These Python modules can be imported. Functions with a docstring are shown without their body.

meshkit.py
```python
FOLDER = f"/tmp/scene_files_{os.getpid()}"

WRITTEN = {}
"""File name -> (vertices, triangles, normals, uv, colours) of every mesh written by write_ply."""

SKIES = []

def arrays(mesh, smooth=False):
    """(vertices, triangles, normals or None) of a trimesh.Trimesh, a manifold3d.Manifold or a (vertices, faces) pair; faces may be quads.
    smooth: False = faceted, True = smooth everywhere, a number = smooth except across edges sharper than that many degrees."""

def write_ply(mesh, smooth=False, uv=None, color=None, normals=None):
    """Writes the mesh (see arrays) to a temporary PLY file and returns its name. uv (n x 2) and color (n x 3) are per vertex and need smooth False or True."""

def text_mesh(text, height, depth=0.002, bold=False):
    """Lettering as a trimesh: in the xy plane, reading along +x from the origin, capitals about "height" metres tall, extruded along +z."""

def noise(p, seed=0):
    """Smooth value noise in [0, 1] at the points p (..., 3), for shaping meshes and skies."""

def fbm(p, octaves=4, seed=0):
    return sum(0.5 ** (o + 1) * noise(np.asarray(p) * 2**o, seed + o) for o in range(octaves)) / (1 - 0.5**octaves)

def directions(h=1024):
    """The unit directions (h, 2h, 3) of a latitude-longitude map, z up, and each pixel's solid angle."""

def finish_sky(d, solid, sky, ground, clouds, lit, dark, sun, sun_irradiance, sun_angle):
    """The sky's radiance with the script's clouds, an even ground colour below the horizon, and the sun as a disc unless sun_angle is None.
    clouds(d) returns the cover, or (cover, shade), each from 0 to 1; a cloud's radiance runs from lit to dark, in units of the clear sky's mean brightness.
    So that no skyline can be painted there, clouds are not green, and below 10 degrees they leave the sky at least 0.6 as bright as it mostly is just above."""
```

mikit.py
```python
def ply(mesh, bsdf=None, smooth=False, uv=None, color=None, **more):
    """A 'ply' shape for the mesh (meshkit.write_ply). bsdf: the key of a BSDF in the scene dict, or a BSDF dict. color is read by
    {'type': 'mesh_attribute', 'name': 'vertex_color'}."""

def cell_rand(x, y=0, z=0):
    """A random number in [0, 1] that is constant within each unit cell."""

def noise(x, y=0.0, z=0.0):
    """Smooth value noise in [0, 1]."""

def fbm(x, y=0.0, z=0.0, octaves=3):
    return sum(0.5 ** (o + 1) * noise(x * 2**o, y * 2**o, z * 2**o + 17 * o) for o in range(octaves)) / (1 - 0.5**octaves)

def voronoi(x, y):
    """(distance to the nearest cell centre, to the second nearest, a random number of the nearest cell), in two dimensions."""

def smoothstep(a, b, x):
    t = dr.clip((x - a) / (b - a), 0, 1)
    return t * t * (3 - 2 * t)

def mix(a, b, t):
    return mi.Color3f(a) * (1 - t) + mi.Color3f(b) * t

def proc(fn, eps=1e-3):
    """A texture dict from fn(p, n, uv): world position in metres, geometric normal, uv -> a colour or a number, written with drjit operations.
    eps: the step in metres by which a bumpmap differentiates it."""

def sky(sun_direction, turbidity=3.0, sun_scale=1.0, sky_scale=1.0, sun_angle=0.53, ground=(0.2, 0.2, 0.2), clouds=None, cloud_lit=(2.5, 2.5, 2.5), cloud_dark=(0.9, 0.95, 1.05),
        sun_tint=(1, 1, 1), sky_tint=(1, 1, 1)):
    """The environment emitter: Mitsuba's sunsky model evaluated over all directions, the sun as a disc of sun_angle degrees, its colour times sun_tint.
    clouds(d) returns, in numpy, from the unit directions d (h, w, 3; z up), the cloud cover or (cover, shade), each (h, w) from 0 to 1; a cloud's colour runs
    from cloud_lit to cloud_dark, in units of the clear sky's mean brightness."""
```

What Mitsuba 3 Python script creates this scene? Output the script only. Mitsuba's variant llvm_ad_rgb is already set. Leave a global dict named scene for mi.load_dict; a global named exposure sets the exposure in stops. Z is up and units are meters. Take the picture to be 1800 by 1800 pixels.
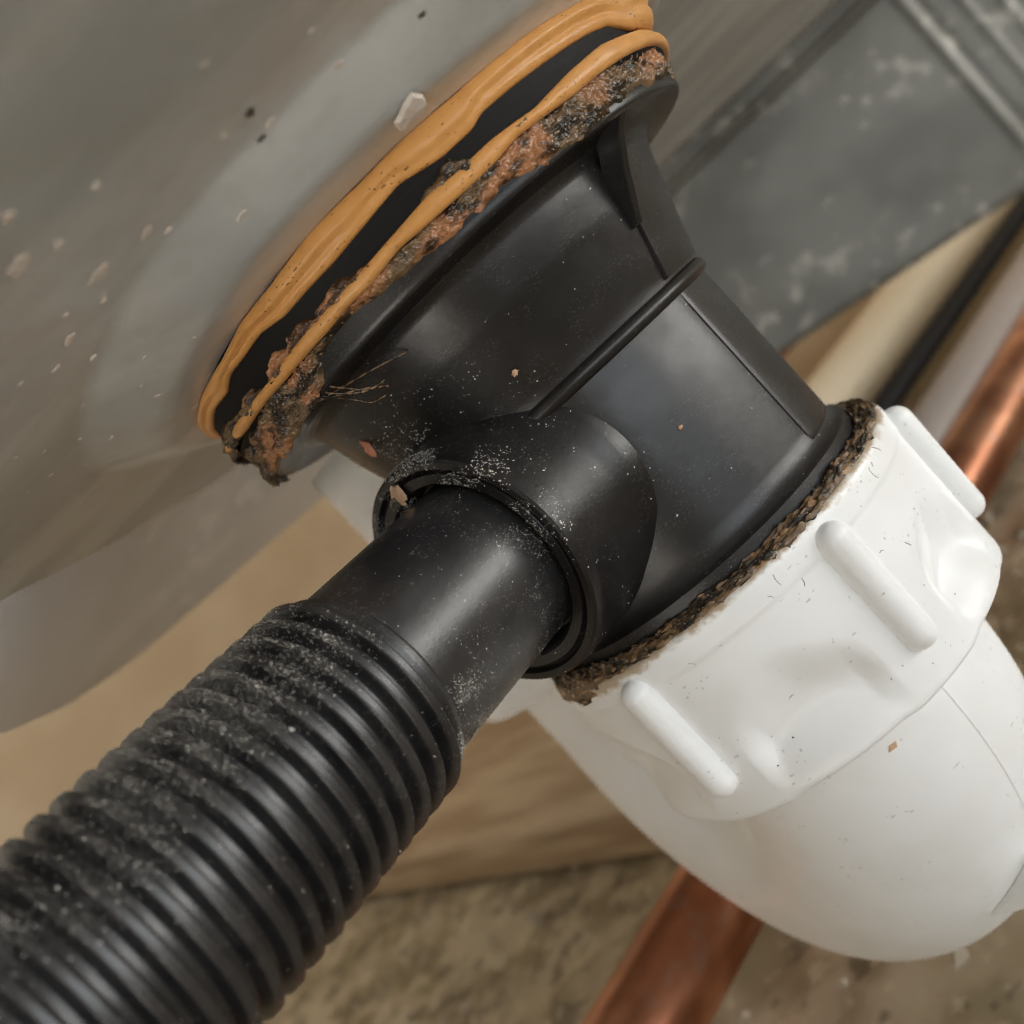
import math
import numpy as np, trimesh, manifold3d as m3, drjit as dr
import mitsuba as mi, mikit, meshkit
from mikit import noise, fbm, smoothstep, mix, proc

T = mi.ScalarTransform4f
scene = {'type': 'scene'}
labels = {}

# ------------------------------------------------------------------ camera, lamps, exposure
CAM = np.array([0.0, -0.14019, 0.00064])
FWD = np.array([-0.12276449, 0.99057122, -0.06080733])
UPV = np.array([0.67258985, 0.12809703, 0.72884432])
scene['camera'] = {
    'type': 'thinlens', 'fov': math.degrees(2 * math.atan(900 / 1720)), 'fov_axis': 'x',
    'aperture_radius': 0.0008, 'focus_distance': 0.109, 'near_clip': 0.004, 'far_clip': 20.0,
    'to_world': T().look_at(origin=CAM.tolist(), target=(CAM + FWD).tolist(), up=UPV.tolist())}
exposure = 1.08


def tag(key, label=None, category=None, group=None, kind=None):
    labels[key] = {a: b for a, b in (('label', label), ('category', category), ('group', group), ('kind', kind)) if b}


def lamp(key, pos, target, w, h, rgb):
    scene[key] = {'type': 'rectangle',
                  'to_world': T().look_at(origin=pos, target=target, up=[0, 0, 1]) @ T().scale([w / 2, h / 2, 1]),
                  'emitter': {'type': 'area', 'radiance': {'type': 'rgb', 'value': rgb}}}


lamp('lamp', [1.20, -0.30, -0.07], [0.0, 0.0, -0.02], 1.00, 0.50, [3.5, 3.42, 3.25])
lamp('lamp_001', [0.72, -1.22, 0.15], [0.0, 0.0, -0.01], 1.10, 0.80, [1.50, 1.60, 1.68])
lamp('lamp_002', [-0.75, -1.05, -0.42], [0.0, 0.0, 0.0], 0.72, 0.60, [2.9, 2.75, 2.5])  # added low fill with no real source, lifts the sink underside and strip
tag('lamp', 'bright soft square lamp standing to the right of the drain', 'lamp')
tag('lamp_001', 'cool soft square lamp behind the camera, to its right', 'lamp')
tag('lamp_002', 'added dim warm fill light with no real source, low behind the camera, to its left', 'lamp')
scene['surroundings'] = {'type': 'constant', 'radiance': {'type': 'rgb', 'value': [0.19, 0.165, 0.13]}}

# ------------------------------------------------------------------ helpers
RNG = np.random.default_rng(7)


def obj(key, mesh, bsdf, smooth=30, **kw):
    k, n = key, 0
    while k in scene:
        n += 1
        k = f'{key}_{n:03d}'
    scene[k] = mikit.ply(mesh, bsdf, smooth=smooth, **kw)
    return k


def grid_faces(nu, nv, wrap=False):
    i, j = np.meshgrid(np.arange(nu - 1), np.arange(nv if wrap else nv - 1), indexing='ij')
    a = i * nv + j
    b = i * nv + (j + 1) % nv
    return np.stack([a, b, b + nv, a + nv], -1).reshape(-1, 4)


def mesh_of(P, wrap=False, flip=False):
    nu, nv = P.shape[:2]
    f = grid_faces(nu, nv, wrap)
    if flip:
        f = f[:, ::-1]
    f = np.vstack([f[:, [0, 1, 2]], f[:, [0, 2, 3]]])
    return trimesh.Trimesh(P.reshape(-1, 3), f, process=False)


def fix(m):
    """outward winding for a closed mesh"""
    if m.volume < 0:
        m.invert()
    return m


def cat(*ms):
    return trimesh.util.concatenate(list(ms))


def resample(prof, step):
    prof = np.asarray(prof, float)
    out = [prof[0]]
    for a, b in zip(prof[:-1], prof[1:]):
        n = max(1, int(np.linalg.norm(b - a) / step))
        out += [a + (b - a) * k / n for k in range(1, n + 1)]
    return np.array(out)


def revolve(prof, n=240, origin=(0, 0, 0), axes=None, a0=0.0, a1=2 * math.pi):
    """prof: (r, s) pairs; axes = (e1, e2, axis). A full turn closes on itself."""
    prof = np.asarray(prof, float)
    e1, e2, ax = axes if axes is not None else (np.array([1.0, 0, 0]), np.array([0, 1.0, 0]), np.array([0, 0, 1.0]))
    full = abs(a1 - a0 - 2 * math.pi) < 1e-6
    t = np.linspace(a0, a1, n, endpoint=not full)
    d = np.cos(t)[:, None] * e1 + np.sin(t)[:, None] * e2
    P = np.asarray(origin) + prof[:, None, :1] * d[None] + prof[:, None, 1:] * ax
    return mesh_of(P, wrap=full)


def frames(path):
    path = np.asarray(path, float)
    t = np.gradient(path, axis=0)
    t /= np.linalg.norm(t, axis=1, keepdims=True)
    a = np.cross(t[0], [0.13, 0.2, 0.97])
    a /= np.linalg.norm(a)
    A = []
    for k in range(len(path)):
        a = a - t[k] * (a @ t[k])
        a /= np.linalg.norm(a)
        A.append(a)
    A = np.array(A)
    return t, A, np.cross(t, A)


def sweep(path, radius, n=64, cap=True):
    path = np.asarray(path, float)
    radius = np.broadcast_to(np.asarray(radius, float), (len(path),)).copy()
    if cap:
        path = np.vstack([path[:1], path, path[-1:]])
        radius = np.concatenate([[1e-6], radius, [1e-6]])
    t, a, b = frames(path) if not cap else [np.vstack([x[:1], x, x[-1:]]) for x in frames(path[1:-1])]
    th = np.linspace(0, 2 * math.pi, n, endpoint=False)
    P = path[:, None] + radius[:, None, None] * (np.cos(th)[None, :, None] * a[:, None] + np.sin(th)[None, :, None] * b[:, None])
    return mesh_of(P, wrap=True)


def polar(th, r, z):
    """th in degrees, 0 towards the camera side (-y), positive to +x"""
    th = np.radians(th)
    return np.stack(np.broadcast_arrays(r * np.sin(th), -r * np.cos(th), z), -1)


def box(size, pos=(0, 0, 0), bevel=0.001, rot=None):
    s = np.array(size) / 2 - bevel
    pts = []
    ball = m3.Manifold.sphere(bevel, 12)
    hull = m3.Manifold.batch_hull([ball.translate((s * np.array(k)).tolist()) for k in np.ndindex(2, 2, 2) for k in [np.array(k) * 2 - 1]])
    mm = hull.to_mesh()
    m = trimesh.Trimesh(mm.vert_properties[:, :3], mm.tri_verts, process=False)
    if rot is not None:
        m.apply_transform(rot)
    m.apply_translation(pos)
    return m


OCT_V = np.array([[1, 0, 0], [-1, 0, 0], [0, 1, 0], [0, -1, 0], [0, 0, 1], [0, 0, -1.0]])
OCT_F = np.array([[0, 2, 4], [2, 1, 4], [1, 3, 4], [3, 0, 4], [2, 0, 5], [1, 2, 5], [3, 1, 5], [0, 3, 5]])


def grains(P, N, size, rng, flat=0.5, long=1.6):
    """little irregular lumps on points P with normals N"""
    n = len(P)
    a = np.cross(N, rng.normal(size=(n, 3)))
    a /= np.linalg.norm(a, axis=1, keepdims=True) + 1e-12
    b = np.cross(N, a)
    s = np.asarray(size).reshape(-1, 1) * np.ones((n, 1))
    e = rng.uniform(0.7, long, (n, 1))
    V = OCT_V[None] * (1 + rng.uniform(-0.35, 0.35, (n, 6, 3)))
    W = P[:, None] + (V[..., :1] * (a * s * e)[:, None] + V[..., 1:2] * (b * s)[:, None] + V[..., 2:] * (N * s * flat)[:, None])
    F = (OCT_F[None] + 6 * np.arange(n)[:, None, None]).reshape(-1, 3)
    return trimesh.Trimesh(W.reshape(-1, 3), F, process=False)


def scatter(mesh, n, rng, weight=None):
    """n points and normals on the mesh; weight(points, normals) thins them"""
    ar = mesh.area_faces
    f = rng.choice(len(ar), n, p=ar / ar.sum())
    u, v = rng.random(n), rng.random(n)
    k = u + v > 1
    u[k], v[k] = 1 - u[k], 1 - v[k]
    t = mesh.triangles[f]
    P = t[:, 0] + u[:, None] * (t[:, 1] - t[:, 0]) + v[:, None] * (t[:, 2] - t[:, 0])
    N = mesh.face_normals[f]
    if weight is not None:
        k = rng.random(n) < weight(P, N)
        P, N = P[k], N[k]
    return P, N


def sm(a, b, x):
    t = np.clip((np.asarray(x) - a) / (b - a), 0, 1)
    return t * t * (3 - 2 * t)


def fb(P, f, o=4, seed=0):
    return meshkit.fbm(np.asarray(P) * f, o, seed)


def flake(rng, length, width, thick, n=13):
    """an irregular chip, lying in the xy plane"""
    t = np.sort(rng.uniform(0, 2 * math.pi, n) * 0.25 + np.linspace(0, 2 * math.pi, n, endpoint=False))
    r = rng.uniform(0.55, 1.12, n)
    P = np.stack([r * np.cos(t) * length / 2, r * np.sin(t) * width / 2], 1)
    top = np.column_stack([P * 0.86, thick * (1 + rng.uniform(-.3, .5, n))])
    bot = np.column_stack([P, np.zeros(n)])
    V = np.vstack([bot, top, [[0, 0, 0]], [[0, 0, thick * 1.3]]])
    F = []
    for k in range(n):
        j = (k + 1) % n
        F += [[k, j, n + j], [k, n + j, n + k], [2 * n, j, k], [2 * n + 1, n + k, n + j]]
    return trimesh.Trimesh(V, F, process=False)


def place(mesh, pos, normal, along=(0.73, 0, -0.1)):
    n = np.asarray(normal, float) / np.linalg.norm(normal)
    a = np.asarray(along, float)
    a = a - n * (a @ n)
    a /= np.linalg.norm(a)
    M = np.eye(4)
    M[:3, 0], M[:3, 1], M[:3, 2], M[:3, 3] = a, np.cross(n, a), n, pos
    m = mesh.copy()
    m.apply_transform(M)
    return m


# ------------------------------------------------------------------ materials
def rgb(*c):
    return {'type': 'rgb', 'value': list(c)}


def principled(color, rough=0.4, metal=0.0, spec=0.5, bump=None, bscale=1.0, **kw):
    b = {'type': 'principled', 'base_color': color if isinstance(color, dict) else rgb(*color), 'roughness': rough, 'specular': spec, **kw}
    if metal:
        b['metallic'] = metal
    if bump is not None:
        b = {'type': 'bumpmap', 'arbitrary': bump, 'scale': bscale, 'bsdf': b}
    return {'type': 'twosided', 'bsdf': b}


K = 1000.0   # noise is written in millimetres


def f_plastic(p, n, uv):
    x, y, z = p.x * K, p.y * K, p.z * K
    film = fbm(x * 0.11 + 3, y * 0.11, z * 0.11, 3)
    grit = smoothstep(0.70, 0.78, noise(x * 4.3, y * 4.3, z * 4.3)) * smoothstep(0.42, 0.62, fbm(x * 0.35, y * 0.35 + 9, z * 0.35, 3))
    c = mix((0.0075, 0.0068, 0.0070), (0.015, 0.0135, 0.0135), smoothstep(0.35, 0.65, film))
    return mix(c, (0.085, 0.078, 0.072), grit * 0.25)


def f_plastic_rough(p, n, uv):
    x, y, z = p.x * K, p.y * K, p.z * K
    return 0.27 + 0.09 * smoothstep(0.3, 0.7, fbm(x * 0.16 + 5, y * 0.16, z * 0.16, 3)) + 0.03 * noise(x * 3, y * 3, z * 3)


def f_plastic_bump(p, n, uv):
    x, y, z = p.x * K, p.y * K, p.z * K
    return 0.000005 * noise(x * 4.5, y * 4.5, z * 4.5) + 0.000010 * fbm(x * 0.7, y * 0.7, z * 0.7, 2)


scene['black_plastic'] = principled(proc(f_plastic), proc(f_plastic_rough), spec=0.44, bump=proc(f_plastic_bump, 2e-5))


def f_hose(p, n, uv):
    x, y, z = p.x * K, p.y * K, p.z * K
    c = mix((0.013, 0.0125, 0.0135), (0.026, 0.025, 0.0255), smoothstep(0.3, 0.7, fbm(x * 0.2, y * 0.2, z * 0.2 + 4, 3)))
    grit = smoothstep(0.72, 0.80, noise(x * 5.1, y * 5.1, z * 5.1)) * smoothstep(0.45, 0.60, fbm(x * 0.4, y * 0.4 + 2, z * 0.4, 3))
    return mix(c, (0.12, 0.11, 0.10), grit * 0.5)


scene['hose_plastic'] = principled(proc(f_hose), 0.33, spec=0.7, bump=proc(f_plastic_bump, 2e-5))
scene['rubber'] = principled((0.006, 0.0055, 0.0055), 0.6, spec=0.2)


def f_white(p, n, uv):
    x, y, z = p.x * K, p.y * K, p.z * K
    c = mix((0.80, 0.81, 0.81), (0.77, 0.775, 0.765), smoothstep(0.4, 0.7, fbm(x * 0.09, y * 0.09, z * 0.09 + 7, 3)))
    scuff = smoothstep(0.80, 0.86, noise(x * 2.3, y * 2.3, z * 2.3)) * smoothstep(0.58, 0.70, fbm(x * 0.22, y * 0.22 + 4, z * 0.22, 3))
    return mix(c, (0.33, 0.29, 0.24), scuff * 0.45)


scene['white_plastic'] = principled(proc(f_white), 0.36, spec=0.5)


def f_nut(p, n, uv):
    """the same white plastic, with brown water stain and hair-thin scuffs near the grimy joint"""
    x, y, z = p.x * K, p.y * K, p.z * K
    c = f_white(p, n, uv)
    edge = fbm(x * 0.8, y * 0.8, z * 0.8, 3)
    low = smoothstep(-10.0, -27.0, x) * fbm(x * 0.3, y * 0.3, z * 0.3 + 5, 3)
    st = smoothstep(0.2, 1.5, edge * 2.4 + (z + 31.0) * 1.3 + low * 3.2 - 1.0)
    return mix(c, (0.36, 0.24, 0.11), dr.clip(st, 0, 1) * 0.8)


scene['nut_plastic'] = principled(proc(f_nut), 0.34, spec=0.5)


def f_putty(p, n, uv):
    x, y, z = p.x * K, p.y * K, p.z * K
    c = mix((0.53, 0.245, 0.070), (0.67, 0.345, 0.115), 0.35 + 0.3 * smoothstep(0.3, 0.7, fbm(x * 0.5, y * 0.5, z * 0.5, 3)))
    pit = smoothstep(0.80, 0.90, noise(x * 3.1, y * 3.1, z * 3.1)) * smoothstep(0.45, 0.62, fbm(x * .4, y * .4, z * .4 + 3, 2))
    return mix(c, (0.13, 0.06, 0.02), pit * 0.8)


def f_putty_bump(p, n, uv):
    x, y, z = p.x * K, p.y * K, p.z * K
    return 0.00005 * fbm(x * 1.6, y * 1.6, z * 1.6, 3)


scene['putty'] = principled(proc(f_putty), 0.33, spec=0.4, bump=proc(f_putty_bump, 3e-5))


def f_crust(p, n, uv):
    x, y, z = p.x * K, p.y * K, p.z * K
    a = fbm(x * 0.5, y * 0.5, z * 0.8, 4)
    b = fbm(x * 0.16 + 11, y * 0.16, z * 0.16, 2)
    c = mix((0.050, 0.025, 0.012), (0.36, 0.165, 0.075), smoothstep(0.36, 0.60, a))
    d = mix((0.022, 0.017, 0.011), (0.15, 0.095, 0.048), smoothstep(0.36, 0.62, a))
    c = mix(d, c, smoothstep(0.40, 0.56, b - 0.16 * smoothstep(-19.0, -24.0, x + 8.0 * (a - 0.5))))
    return mix(c, (0.50, 0.33, 0.20), smoothstep(0.78, 0.86, noise(x * 2.6, y * 2.6, z * 2.6)) * 0.5)


scene['crust'] = principled(proc(f_crust), 0.27, spec=0.6)


def f_grime(p, n, uv):
    x, y, z = p.x * K, p.y * K, p.z * K
    rr = dr.sqrt(x * x + y * y)
    a = fbm(x / rr * 11.0, y / rr * 11.0, rr * 1.7 + z * 1.2, 4)
    c = mix((0.016, 0.011, 0.007), (0.135, 0.080, 0.038), smoothstep(0.38, 0.62, a))
    c = mix(c, (0.30, 0.17, 0.08), smoothstep(0.66, 0.76, noise(x * 0.9 + 5, y * 0.9, z * 2.2)) * 0.8)
    return mix(c, (0.34, 0.29, 0.21), smoothstep(0.74, 0.82, noise(x * 2.1, y * 2.1, z * 2.1)) * 0.6)


scene['grime'] = principled(proc(f_grime), 0.45, spec=0.5)


def f_steel(p, n, uv):
    x, y, z = p.x * K, p.y * K, p.z * K
    a = fbm(x * 0.025 + y * 0.01, y * 0.09 + 3, 0.0, 4)
    b = fbm(x * 0.5, y * 0.5, z * 0.5, 3)
    c = mix((0.50, 0.52, 0.515), (0.65, 0.665, 0.665), smoothstep(0.3, 0.7, a))
    return mix(c, (0.38, 0.345, 0.30), smoothstep(0.50, 0.75, b) * 0.12)


def f_steel_bump(p, n, uv):
    x, y, z = p.x * K, p.y * K, p.z * K
    return 0.0006 * fbm(x * 0.05, y * 0.05, z * 0.05, 3) + 0.00004 * fbm(x * 0.7, y * 0.7, z * 0.7, 2)


scene['steel'] = principled(proc(f_steel), 0.36, metal=0.3, spec=0.5, bump=proc(f_steel_bump, 1e-4))


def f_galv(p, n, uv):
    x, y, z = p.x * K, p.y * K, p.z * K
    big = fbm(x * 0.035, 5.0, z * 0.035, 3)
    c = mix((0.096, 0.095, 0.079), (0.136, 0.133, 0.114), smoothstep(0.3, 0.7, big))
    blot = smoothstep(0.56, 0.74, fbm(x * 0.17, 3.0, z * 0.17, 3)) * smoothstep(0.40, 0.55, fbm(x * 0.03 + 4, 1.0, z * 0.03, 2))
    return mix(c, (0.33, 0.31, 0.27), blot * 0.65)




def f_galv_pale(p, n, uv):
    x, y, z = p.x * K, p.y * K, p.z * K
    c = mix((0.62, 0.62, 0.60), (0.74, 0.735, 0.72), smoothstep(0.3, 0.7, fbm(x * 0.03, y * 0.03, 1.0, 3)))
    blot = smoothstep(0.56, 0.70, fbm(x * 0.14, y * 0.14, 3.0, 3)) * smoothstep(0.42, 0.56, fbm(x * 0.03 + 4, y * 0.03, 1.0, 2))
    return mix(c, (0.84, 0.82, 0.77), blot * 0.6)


scene['galvanised_pale'] = principled(proc(f_galv_pale), 0.42, metal=0.25, spec=0.5)
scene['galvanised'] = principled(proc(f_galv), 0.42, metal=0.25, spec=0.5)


def f_copper(p, n, uv):
    x, y, z = p.x * K, p.y * K, p.z * K
    c = mix((0.64, 0.315, 0.185), (0.42, 0.175, 0.10), smoothstep(0.35, 0.65, fbm(x * 0.07, y * 0.07, z * 0.07, 3)))
    return mix(c, (0.42, 0.30, 0.25), smoothstep(0.60, 0.72, fbm(x * 0.16, y * 0.16, z * 0.16 + 3, 3)) * 0.35)


scene['copper'] = principled(proc(f_copper), 0.31, metal=0.95, spec=0.5)
scene['cream_plastic'] = principled((0.80, 0.69, 0.51), 0.30)
scene['grey_plastic'] = principled((0.36, 0.31, 0.28), 0.4)


def f_wood(p, n, uv):
    x, y, z = p.x * K, p.y * K, p.z * K
    u = x * 0.69 - y * 0.73
    v = x * 0.73 + y * 0.69
    g = fbm(u * 0.02, v * 0.16, z * 0.2, 4)
    return mix((0.34, 0.235, 0.14), (0.50, 0.385, 0.255), smoothstep(0.3, 0.7, g))


scene['wood'] = principled(proc(f_wood), 0.6)


def f_wall(p, n, uv):
    x, y, z = p.x * K, p.y * K, p.z * K
    g = fbm(x * 0.02, y * 0.02, z * 0.02, 3)
    return mix((0.60, 0.455, 0.30), (0.68, 0.535, 0.37), smoothstep(0.3, 0.7, g))


scene['wall_paint'] = principled(proc(f_wall), 0.7)


def f_floor(p, n, uv):
    x, y, z = p.x * K, p.y * K, p.z * K
    a = fbm(x * 0.06, y * 0.06, 0.0, 4)
    b = fbm(x * 0.22 + 3, y * 0.22, 0.0, 4)
    c = mix((0.30, 0.245, 0.155), (0.50, 0.42, 0.30), smoothstep(0.3, 0.7, a))
    c = mix(c, (0.58, 0.50, 0.36), smoothstep(0.58, 0.74, b) * 0.8)
    return mix(c, (0.12, 0.095, 0.065), smoothstep(0.60, 0.74, fbm(x * 0.14, y * 0.14 + 8, 0.0, 3)) * 0.6)


scene['concrete'] = principled(proc(f_floor), 0.85, spec=0.2)
scene['stone'] = principled((0.40, 0.35, 0.27), 0.8, spec=0.2)
scene['dust'] = principled((0.70, 0.66, 0.60), 0.8, spec=0.2)
scene['white_speck'] = principled((0.72, 0.68, 0.60), 0.6)
scene['plaster'] = principled((0.60, 0.53, 0.47), 0.75, spec=0.2)
scene['brick_chip'] = principled((0.55, 0.23, 0.13), 0.7, spec=0.3)
scene['tan_chip'] = principled((0.55, 0.35, 0.22), 0.7, spec=0.3)
scene['sealant'] = principled((0.42, 0.36, 0.20), 0.5)
scene['grey_hair'] = principled((0.16, 0.14, 0.12), 0.6)
scene['dark_speck'] = principled((0.035, 0.025, 0.018), 0.6)

# ------------------------------------------------------------------ setting: floor, wall
FZ = -0.124
n = 260
gx, gy = np.meshgrid(np.linspace(-0.75, 0.75, n), np.linspace(-0.35, 1.0, n), indexing='ij')
P = np.stack([gx, gy, np.zeros_like(gx)], -1)
P[..., 2] = FZ - 0.004 + 0.010 * (fb(P, 22, 4, 3) - 0.5) + 0.004 * (fb(P, 110, 2, 5) - 0.5)
obj('floor', mesh_of(P, flip=True), 'concrete', smooth=True)
tag('floor', 'rough rubble strewn concrete floor under the pipes', None, kind='structure')
rng = np.random.default_rng(21)
q = np.column_stack([rng.uniform(-0.35, 0.45, 900), rng.uniform(-0.02, 0.6, 900)])
Pq = np.column_stack([q, np.full(900, FZ - 0.002)])
obj('gravel', grains(Pq, np.tile([0, 0, 1.0], (900, 1)), rng.uniform(0.0008, 0.0032, 900), rng, flat=0.7), 'stone', smooth=False)
tag('gravel', 'pale crumbs and pebbles lying over the concrete floor', 'gravel', kind='stuff')

w0, w1 = np.array([-0.62, 0.22]), np.array([0.60, 0.70])
wx = np.linspace(-0.75, 0.75, 60)
wz = np.linspace(FZ - 0.02, 0.22, 30)
W = np.stack(np.broadcast_arrays(wx[:, None], 0.56 + 0 * wx[:, None], wz[None]), -1).copy()
W[..., 1] += 0.002 * (fb(W, 12, 3, 2) - 0.5)
obj('wall', mesh_of(W), 'wall_paint', smooth=True)
tag('wall', 'plain beige wall behind the pipes', None, kind='structure')

# plank lying on the floor
pl = box([0.42, 0.19, 0.018], bevel=0.002)
ang = math.atan2(-161, 152)
pl.apply_transform(trimesh.transformations.rotation_matrix(ang, [0, 0, 1]))
ex = np.array([math.cos(ang), math.sin(ang), 0])
ey = np.array([-math.sin(ang), math.cos(ang), 0])
pl.apply_translation(np.array([-0.153, 0.22, FZ + 0.009]) + ey * 0.10 - ex * 0.078)
obj('wooden_plank', pl, 'wood')
tag('wooden_plank', 'brown wooden plank lying flat on the floor under the corrugated hose', 'plank')

# pipes on the floor
PD = np.array([0.75762814, 0.65263403, 0.0])
PD /= np.linalg.norm(PD)


def pipe(key, centre, dia, bsdf, t0, t1, label, z=None, bow=0.0):
    c = np.array(centre, float)
    t = np.linspace(t0, t1, 60)
    path = c + t[:, None] * PD
    path[:, 2] += bow * np.sin(t * 9)
    outer = sweep(path, dia / 2, 56)
    obj(key, outer, bsdf)
    tag(key, label, 'pipe')


pipe('copper_pipe', [-0.0592, 0.0653, -0.109], 0.022, 'copper', -0.22, 0.55, 'bright copper pipe passing behind the white trap and out at both sides')
pipe('cream_pipe', [0.0952, 0.3224, -0.0999], 0.050, 'cream_plastic', -0.09, 0.30, 'thick cream plastic pipe emerging below the galvanised panel')
pipe('grey_pipe', [0.113, 0.235, -0.104], 0.026, 'grey_plastic', -0.10, 0.40, 'dull grey pipe between the cream pipe and the copper pipe')
pipe('copper_pipe_001'.replace('_001', '_001'), [0.060, 0.345, -0.060], 0.015, 'copper', -0.16, 0.10, 'short stretch of brownish copper pipe showing between the cream pipe and the galvanised panel')

# galvanised panel hanging behind the waste
def panel():
    xs = np.linspace(-0.02, 0.36, 260)
    fold = np.zeros_like(xs)
    for c, w, d in ((0.1845, 0.0016, 0.0010), (0.1890, 0.0012, -0.0007), (0.2005, 0.0013, 0.0008), (0.2110, 0.0013, 0.0008)):
        fold += d * np.exp(-((xs - c) / w) ** 2)
    v = np.linspace(0, 1, 40)
    zb = -0.047 - 0.156 * (xs - 0.072)
    top = 0.0350
    Z = zb[:, None] + (top - zb)[:, None] * v[None]
    Y = 0.243 - fold[:, None] + 0 * Z
    front = np.stack([xs[:, None] + 0 * Z, Y, Z], -1)
    front[..., 1] += 0.0012 * (fb(front, 30, 3, 9) - 0.5)
    lip = front[:, :1].copy()
    lip2 = lip + np.array([0, 0.0006, -0.0015])
    lip3 = lip + np.array([0, 0.010, -0.0018])
    bot = np.concatenate([lip3, lip2, front], 1)
    a = mesh_of(bot)
    seam = np.stack([xs, np.full_like(xs, 0.2420), np.full_like(xs, 0.0262)], 1)
    return a, sweep(seam, 0.0024, 14)


pipe('gap_shade_pipe', [0.118, 0.272, -0.090], 0.010, 'rubber', -0.09, 0.40, 'added thin black tube standing in for the deep shadow between the cream pipe and the grey pipe')  # black tube put in for the deep shade between these two pipes
a, b = panel()
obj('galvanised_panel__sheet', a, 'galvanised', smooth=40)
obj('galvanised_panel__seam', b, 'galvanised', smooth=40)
tag('galvanised_panel', 'blotchy grey galvanised steel panel with folded ridges hanging behind the drain', 'panel')

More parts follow.
